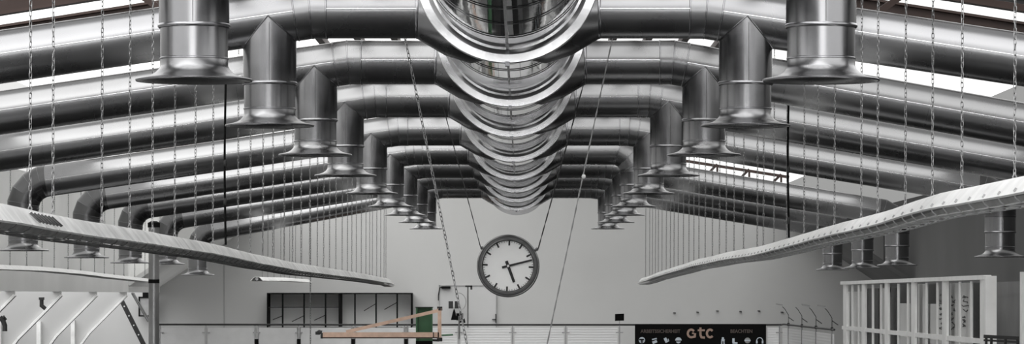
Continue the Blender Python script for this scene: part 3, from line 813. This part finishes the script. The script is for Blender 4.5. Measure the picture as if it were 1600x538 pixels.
# green column and jib crane
YC = 12.0
g = thing('green_column', 'dark green steel column behind the salmon jib crane', 'column', (at(663,520,YC).x, YC*U, T(GF)))
a, b = at(650, 481, YC), at(676, 481, YC); z0 = 0.0
m = MB(); m.box((a.x, YC*U, z0), (b.x, YC*U+.03, a.z)); m.build('web', 'green', g)
for xx in (a.x, b.x-.04):
    m = MB(); m.box((xx, YC*U-.16, z0), (xx+.04, YC*U, a.z)); m.build('flange', 'green', g)
m = MB(); m.box((a.x-.02, YC*U-.18, a.z), (b.x+.02, YC*U+.05, a.z+.02)); m.build('cap_plate', 'dark', g)
m = MB(); m.box((a.x, YC*U-.20, at(650,540,YC).z-.3), (b.x, YC*U-.16, at(650,533,YC).z)); m.build('foot_plate', 'black', g)
YJ = YC - .1
j = thing('jib_crane', 'salmon painted jib crane with sloping tie beam mounted on the green column', 'crane', at(688, 525, YJ))
m = MB(); m.bar(at(504, 524.5, YJ), at(686, 524.5, YJ), .12, 9.5/717.6*YJ); bm_ = m.build('boom', 'wood', j)
m = MB(); m.box(*wb(501,520.5,504.5,529.5,YJ,.07,.07)); m.tube([at(496,521,YJ), at(499,519,YJ), at(503,520,YJ)], .05, 10); m.box(*wb(493,518.5,500,523.5,YJ,.06,.06)); m.build('end_stop', 'dark', j)
m = MB(); m.bar(at(541, 519, YJ), at(686, 485.5, YJ), .10, 5.2/717.6*YJ); m.build('tie_beam', 'wood', j)
m = MB(); m.bar(at(686.8, 482, YJ), at(686.8, 528, YJ), .12, .095, Vector((1,0,0))); m.build('mast', 'wood', j)
for py in (482.5, 531):
    m = MB(); q = at(687, py, YJ); m.lathe([(.001,-.05),(.07,-.05),(.07,.05),(.001,.05)], q, seg=16); m.build('pivot', 'dark', j)
m = MB()
m.tube([at(686,532.5,YJ), at(676,532,YJ)], .03, 8); m.build('foot_pin', 'dark', j)
m = MB(); m.tube([at(690,524.5,YJ-.01), at(708,523.5,YJ-.01)], .022, 8); m.build('side_rod', 'green', j)
m = MB(); m.box(*wb(504,527.2,684,529.2,YJ-.009,.02,.02)); m.box(*wb(676.5,519.5,678,529,YJ-.01,.02,.02)); m.build('rail_edge', 'brown', j)
# chain hoist hanging
rope('hoist_chain', 'dark vertical chain hanging in front of the shelving', 'chain', [(485,463-3.6*717.6/9.2),(485,560)], 9.2, chain=True, m='chain_dark')
hc = bpy.data.objects[-1] if False else None

# ------------------------------------------------------------------ left: haunched frames and aisle
XH, XV = -10.35, -11.75
LF = ['nearest the camera at the left edge', 'second from the left edge', 'third from the left edge', 'last before the grey pole', 'hidden behind the grey pole']
for i, yf in enumerate((9.38, 10.33, 11.19, 12.04)):
    y = yf*U
    fr = thing('haunched_frame', 'white frame haunch with pale diagonal edge, ' + LF[i], 'frame', (XV, y, 0), 'white haunched frames along the left aisle')
    prof = [(XH, .11), (XH, .02), (XH-.98, -.97), (XH-1.22, -1.30), (XH-1.42, -2.1), (XH-1.42, -7), (-13.5, -7), (-13.5, .11)]
    m = MB(); m.prism([(x, y, T(z)) for x, z in prof], (0, .03, 0)); m.build('web_plate', 'web', fr)
    m = MB(); pp = [Vector((x, y, T(z))) for x, z in prof[1:6]]
    for a, b in zip(pp, pp[1:]): m.bar(a, b, .22, .055, Vector((0.7,0,-.7)))
    m.build('edge_flange', 'white', fr)
    m = MB(); m.box((XV-.05, y-.16, 0), (XV+.05, y, T(-.62))); m.build('stiffener', 'white', fr)
# grey pole
YP = 8.1; q = at(240.5, 460, YP); 
gp = thing('grey_pole', 'thick grey steel pole with a black band standing behind the left reflector hood', 'pole', (q.x, q.y, 0))
m = MB(); m.tube([(q.x, q.y, 0), (q.x, q.y, at(240,353,YP).z)], .094, 32); m.build('shaft', 'post', gp)
m = MB(); m.lathe([(.0945, at(0,443,YP).z), (.098, at(0,443,YP).z), (.098, at(0,437,YP).z), (.0945, at(0,437,YP).z)], (q.x,q.y,0), seg=32); m.build('black_band', 'black', gp)
m = MB(); z = at(240,353,YP).z; m.lathe([(.094, z-.03), (.11, z-.03), (.11, z+.05), (.05, z+.08), (.001, z+.08)], (q.x,q.y,0), seg=24); m.build('cap', 'black', gp)
# braces and box
YB = 12.6
m = MB(); a, b = at(189,468,YB), at(226,542,YB); m.bar(a, b, .10, .12, Vector((1,0,1))); tag(m.build('diagonal_brace', 'dark'), 'dark diagonal steel brace with bolt heads left of the grey pole', 'brace'); br = bpy.data.objects['diagonal_brace']
k = MB()
for t in (.15,.35,.55,.75): 
    q = a.lerp(b, t); k.lathe([(.001,-.07),(.02,-.07),(.02,-.04)], q, 'Y', 8)
sub(k, 'bolt_heads', 'pale', br)
m = MB(); m.tube([at(206,458,YB-.1), at(232,503,YB-.1)], .03, 8); m.tube([at(209,458,YB-.1), at(235,503,YB-.1)], .012, 6); tag(m.build('tie_rod', 'post'), 'thin pale tie rod crossing the switch box beside the grey pole', 'rod')
eb = thing('switch_box', 'grey switch box in a black frame partly behind the grey pole', 'box', at(233, 495, YW-.05))
m = MB(); m.box(*wb(219,466,246,493,YW-.03,.16,.05)); m.build('housing', 'grey_paint', eb)
m = MB()
for bx in ((217.5,464,248,466),(217.5,493,248,495),(217.5,464,219.5,495),(246,464,248,495)): m.box(*wb(*bx,YW-.03,.20,.05))
m.box(*wb(224,456,232,464,YW-.03,.20,.05)); m.build('frame', 'black', eb)
m = MB(); m.tube([at(0,496,9.2), at(5,502,9.2), at(7.5,509,9.2), at(7.5,518,9.2)], .05, 12); m.tube([at(3,499,9.2), at(7,495,9.2)], .03, 8); m.tube([at(5,494,9.2), at(10,500,9.2)], .02, 8)
tag(m.build('gooseneck_pipe', 'dark'), 'dark curved pipe end with a small lever at the left edge', 'pipe')
m = MB(); P=[at(65,466,10.2), at(65,478,10.2), at(71,483,10.2)]; m.tube(P, .045, 10); m.box(*wb(61,465,69,469,10.2,.05,.05)); tag(m.build('wall_bracket', 'dark'), 'small dark angled bracket on the second white haunched frame', 'bracket')

# wall seams
for px, py0, py1 in ((350, 405, 560), (604, 330, 455)):
    pass
m = MB(); m.box(*wb(349.6, 380, 350.6, 600, YW, .012, .0)); structure(m.build('trim_5', 'grey_paint'))

# ------------------------------------------------------------------ right: glazed partition
XP = 7.17
def py_(px): return XP*717.6/(px-815)
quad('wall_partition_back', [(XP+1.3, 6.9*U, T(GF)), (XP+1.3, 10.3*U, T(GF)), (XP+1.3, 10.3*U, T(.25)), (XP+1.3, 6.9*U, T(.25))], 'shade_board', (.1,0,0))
part = thing('glazed_partition', 'white framed glazed partition with tall narrow panes at the right', 'partition', (XP, 8.6*U, T(GF)))
ztop, zbase = .325, GF
MULL = [1322, 1351, 1387, 1429, 1478, 1538]
y_l, y_r = py_(1317), py_(1543)
def vbar(px, wpx, z0, z1, depth, nm, m='frame_white', par=part):
    y = py_(px); wy = wpx*y/(px-815)/2
    b = MB(); b.box((XP-.030, (y-wy)*U, T(z0)), (XP+.012, (y+wy)*U, T(z1))); return b.build(nm, m, par)
m = MB(); m.box((XP-.06, y_r*U, T(ztop-.07)), (XP+.06, y_l*U, T(ztop))); m.build('head_rail', 'frame_white', part)
m = MB(); m.box((XP-.025, y_r*U, T(-.745)), (XP+.01, y_l*U, T(-.665))); m.build('mid_rail', 'frame_white', part)
m = MB(); m.box((XP-.06, y_r*U, T(GF)), (XP+.05, y_l*U, T(GF+.12))); m.build('base_rail', 'frame_white', part)
for px, w in zip(MULL, (5, 5, 5, 6, 7, 8)): vbar(px, w, GF, ztop-.07, .06, 'mullion')
for px in (1332, 1342, 1364, 1377, 1404, 1419, 1448, 1465, 1500, 1518):
    y = py_(px); wy = 2.2*y/(px-815)/2; b = MB(); b.box((XP-.012, (y-wy)*U, T(GF)), (XP+.014, (y+wy)*U, T(ztop-.09))); b.build('glazing_bar', 'frame_white', part)
for a, b in zip(MULL, MULL[1:]):
    ya_, yb_ = py_(a+5), py_(b-5)
    m = MB(); m.box((XP, yb_*U, T(-.655)), (XP+.008, ya_*U, T(ztop-.07))); m.build('pane', 'glass', part)
    m = MB(); m.box((XP, yb_*U, T(GF+.12)), (XP+.008, ya_*U, T(-.76))); m.build('pane', 'glass', part)
m = MB(); m.box((XP-.06, (y_r-.06)*U, T(GF)), (XP+1.5, y_r*U, T(ztop-.04))); 
# end post
m = MB(); m.box((XP-.05, (y_r-.02)*U, T(GF)), (XP+.12, (y_r+.04)*U, T(.31))); m.build('end_post', 'frame_white', part)
# boards stacked behind the glass
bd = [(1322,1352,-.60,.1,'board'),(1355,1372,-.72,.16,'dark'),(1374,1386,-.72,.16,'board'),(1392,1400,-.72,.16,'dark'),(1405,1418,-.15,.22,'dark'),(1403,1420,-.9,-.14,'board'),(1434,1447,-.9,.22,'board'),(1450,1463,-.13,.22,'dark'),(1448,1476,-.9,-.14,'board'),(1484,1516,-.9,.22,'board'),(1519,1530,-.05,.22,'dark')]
DESC = ['pale board nearest the far wall', 'narrow dark board in the second bay', 'narrow pale board in the second bay', 'narrow dark board in the third bay', 'short dark board high in the third bay', 'low pale board in the third bay', 'tall pale board in the fourth bay', 'short dark board high in the fourth bay', 'low pale board with scribbles in the fourth bay', 'wide pale board with black scribbles in the last bay', 'short dark board beside the end post']
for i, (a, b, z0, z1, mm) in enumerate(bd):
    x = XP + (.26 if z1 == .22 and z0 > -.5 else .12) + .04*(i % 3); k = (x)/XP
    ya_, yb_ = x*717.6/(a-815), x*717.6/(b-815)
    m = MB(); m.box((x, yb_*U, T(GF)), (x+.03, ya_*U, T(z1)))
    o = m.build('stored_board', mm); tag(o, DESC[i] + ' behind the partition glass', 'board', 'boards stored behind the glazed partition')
    scr = {8: [(1466,1474,460,514)], 9: [(1486,1493,461,512),(1502,1514,461,488),(1503,1509,492,512)]}.get(i)
    if scr:
        sc_ = MB()
        for (u0, u1, v0, v1) in scr:
            v = v0
            while v < v1:
                n_ = 5; pts = []
                for q in range(n_):
                    px = random.uniform(u0, u1); py = v + random.uniform(0, 6)
                    yy = (x-.006)*717.6/(px-815); s = 717.6/yy
                    pts.append(Vector((x-.006, yy*U, T((463-py)/s))))
                for p_, q_ in zip(pts, pts[1:]): sc_.bar(p_, q_, .004, .016, Vector((1,0,0)).cross((q_-p_).normalized()))
                v += 7
        sub(sc_, 'scribbles', 'ink', o)
# things beyond the partition
rl = thing('side_railing', 'low dark railing right of the glazed partition', 'railing', at(1560, 538, 6.6))
m = MB(); m.bar(at(1537,526,6.6), at(1592,529,6.6), .04, .05); m.bar(at(1537,532,6.6), at(1592,535,6.6), .03, .03); m.build('handrail', 'dark', rl)
for px in (1541, 1549, 1571, 1590): 
    m = MB(); m.tube([at(px,526.5,6.6), at(px,463+1.83*717.6/6.6,6.6)], .02, 8); m.build('post', 'dark', rl)
m = MB(); a = at(1570,455,9.4); b = at(1640,600,9.4); m.box((a.x, a.y, T(GF)), (b.x, a.y+1.5, a.z)); tag(m.build('pale_cabinet', 'grey_paint'), 'plain grey cabinet block at the right edge beyond the partition', 'cabinet')
m = MB(); a = at(1543,452,9.0); m.prism([at(1543,452,9.0), at(1569,474,9.0), Vector((at(1569,474,9.0).x, 9.0*U, T(GF))), Vector((at(1543,474,9.0).x, 9.0*U, T(GF)))], (0,.4,0)); tag(m.build('dark_screen', 'black'), 'black screen with a sloping top edge between partition and grey cabinet', 'screen')
m = MB(); m.box(*wb(1595,425,1610,463+1.83*104,6.9,.1,.1)); tag(m.build('white_post', 'frame_white'), 'white post cut by the right edge of the view', 'post')

# ------------------------------------------------------------------ light
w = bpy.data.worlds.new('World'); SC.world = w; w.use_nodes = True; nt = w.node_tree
bg = nt.nodes['Background']; tc = nt.nodes.new('ShaderNodeTexCoord'); sp_ = nt.nodes.new('ShaderNodeSeparateXYZ')
nt.links.new(tc.outputs['Generated'], sp_.inputs['Vector'])
mr = nt.nodes.new('ShaderNodeMapRange'); mr.inputs['From Min'].default_value = -1; mr.inputs['From Max'].default_value = 1
nt.links.new(sp_.outputs['Z'], mr.inputs['Value'])
def ramp(pts, src):
    r = nt.nodes.new('ShaderNodeValToRGB'); e = r.color_ramp.elements
    e[0].position = pts[0][0]; e[0].color = (*[pts[0][1]]*3, 1); e[1].position = pts[-1][0]; e[1].color = (*[pts[-1][1]]*3, 1)
    for p, v in pts[1:-1]: x = e.new(p); x.color = (v, v, v, 1)
    nt.links.new(src, r.inputs['Fac']); return r.outputs['Color']
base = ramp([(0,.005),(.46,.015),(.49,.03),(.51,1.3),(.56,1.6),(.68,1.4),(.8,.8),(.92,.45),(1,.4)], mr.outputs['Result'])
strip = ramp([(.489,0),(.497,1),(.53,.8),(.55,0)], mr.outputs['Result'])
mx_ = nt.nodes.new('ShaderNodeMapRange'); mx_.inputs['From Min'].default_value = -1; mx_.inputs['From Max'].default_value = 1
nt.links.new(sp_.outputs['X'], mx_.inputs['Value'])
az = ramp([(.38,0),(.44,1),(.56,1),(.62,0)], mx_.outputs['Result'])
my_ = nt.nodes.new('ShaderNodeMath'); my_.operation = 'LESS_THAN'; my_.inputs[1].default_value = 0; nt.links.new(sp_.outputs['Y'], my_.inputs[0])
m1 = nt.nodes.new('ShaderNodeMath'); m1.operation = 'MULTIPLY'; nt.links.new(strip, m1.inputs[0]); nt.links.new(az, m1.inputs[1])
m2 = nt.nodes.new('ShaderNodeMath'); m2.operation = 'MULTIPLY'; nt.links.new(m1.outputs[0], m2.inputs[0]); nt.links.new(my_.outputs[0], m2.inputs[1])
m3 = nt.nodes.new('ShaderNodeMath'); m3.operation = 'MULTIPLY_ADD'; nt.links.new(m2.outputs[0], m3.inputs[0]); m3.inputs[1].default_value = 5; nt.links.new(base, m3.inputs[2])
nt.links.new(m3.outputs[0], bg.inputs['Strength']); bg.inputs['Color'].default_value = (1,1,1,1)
sl_ = bpy.data.lights.new('Sun', 'SUN'); so = bpy.data.objects.new('Sun', sl_); COL.objects.link(so)
sl_.energy = 2.0; sl_.angle = math.radians(75)
so.rotation_euler = Vector((.25, .6, -.9)).to_track_quat('-Z', 'Y').to_euler(); so.location = (0, -10, 30)
# ------------------------------------------------------------------ camera
cam = bpy.data.cameras.new('Camera'); co_ = bpy.data.objects.new('Camera', cam); COL.objects.link(co_)
co_.location = (0, 0, EYE); co_.rotation_euler = (PI/2, 0, 0)
cam.sensor_width = 36; cam.lens = 36*F/1600; cam.shift_x = (800-815)/1600; cam.shift_y = (463-269)/1600
cam.clip_end = 500
SC.camera = co_
SC.view_settings.view_transform = 'Standard'; SC.view_settings.look = 'None'
SC.view_settings.exposure = .36; SC.view_settings.gamma = 1; SC.view_settings.use_curve_mapping = False
SC.cycles.use_denoising = True
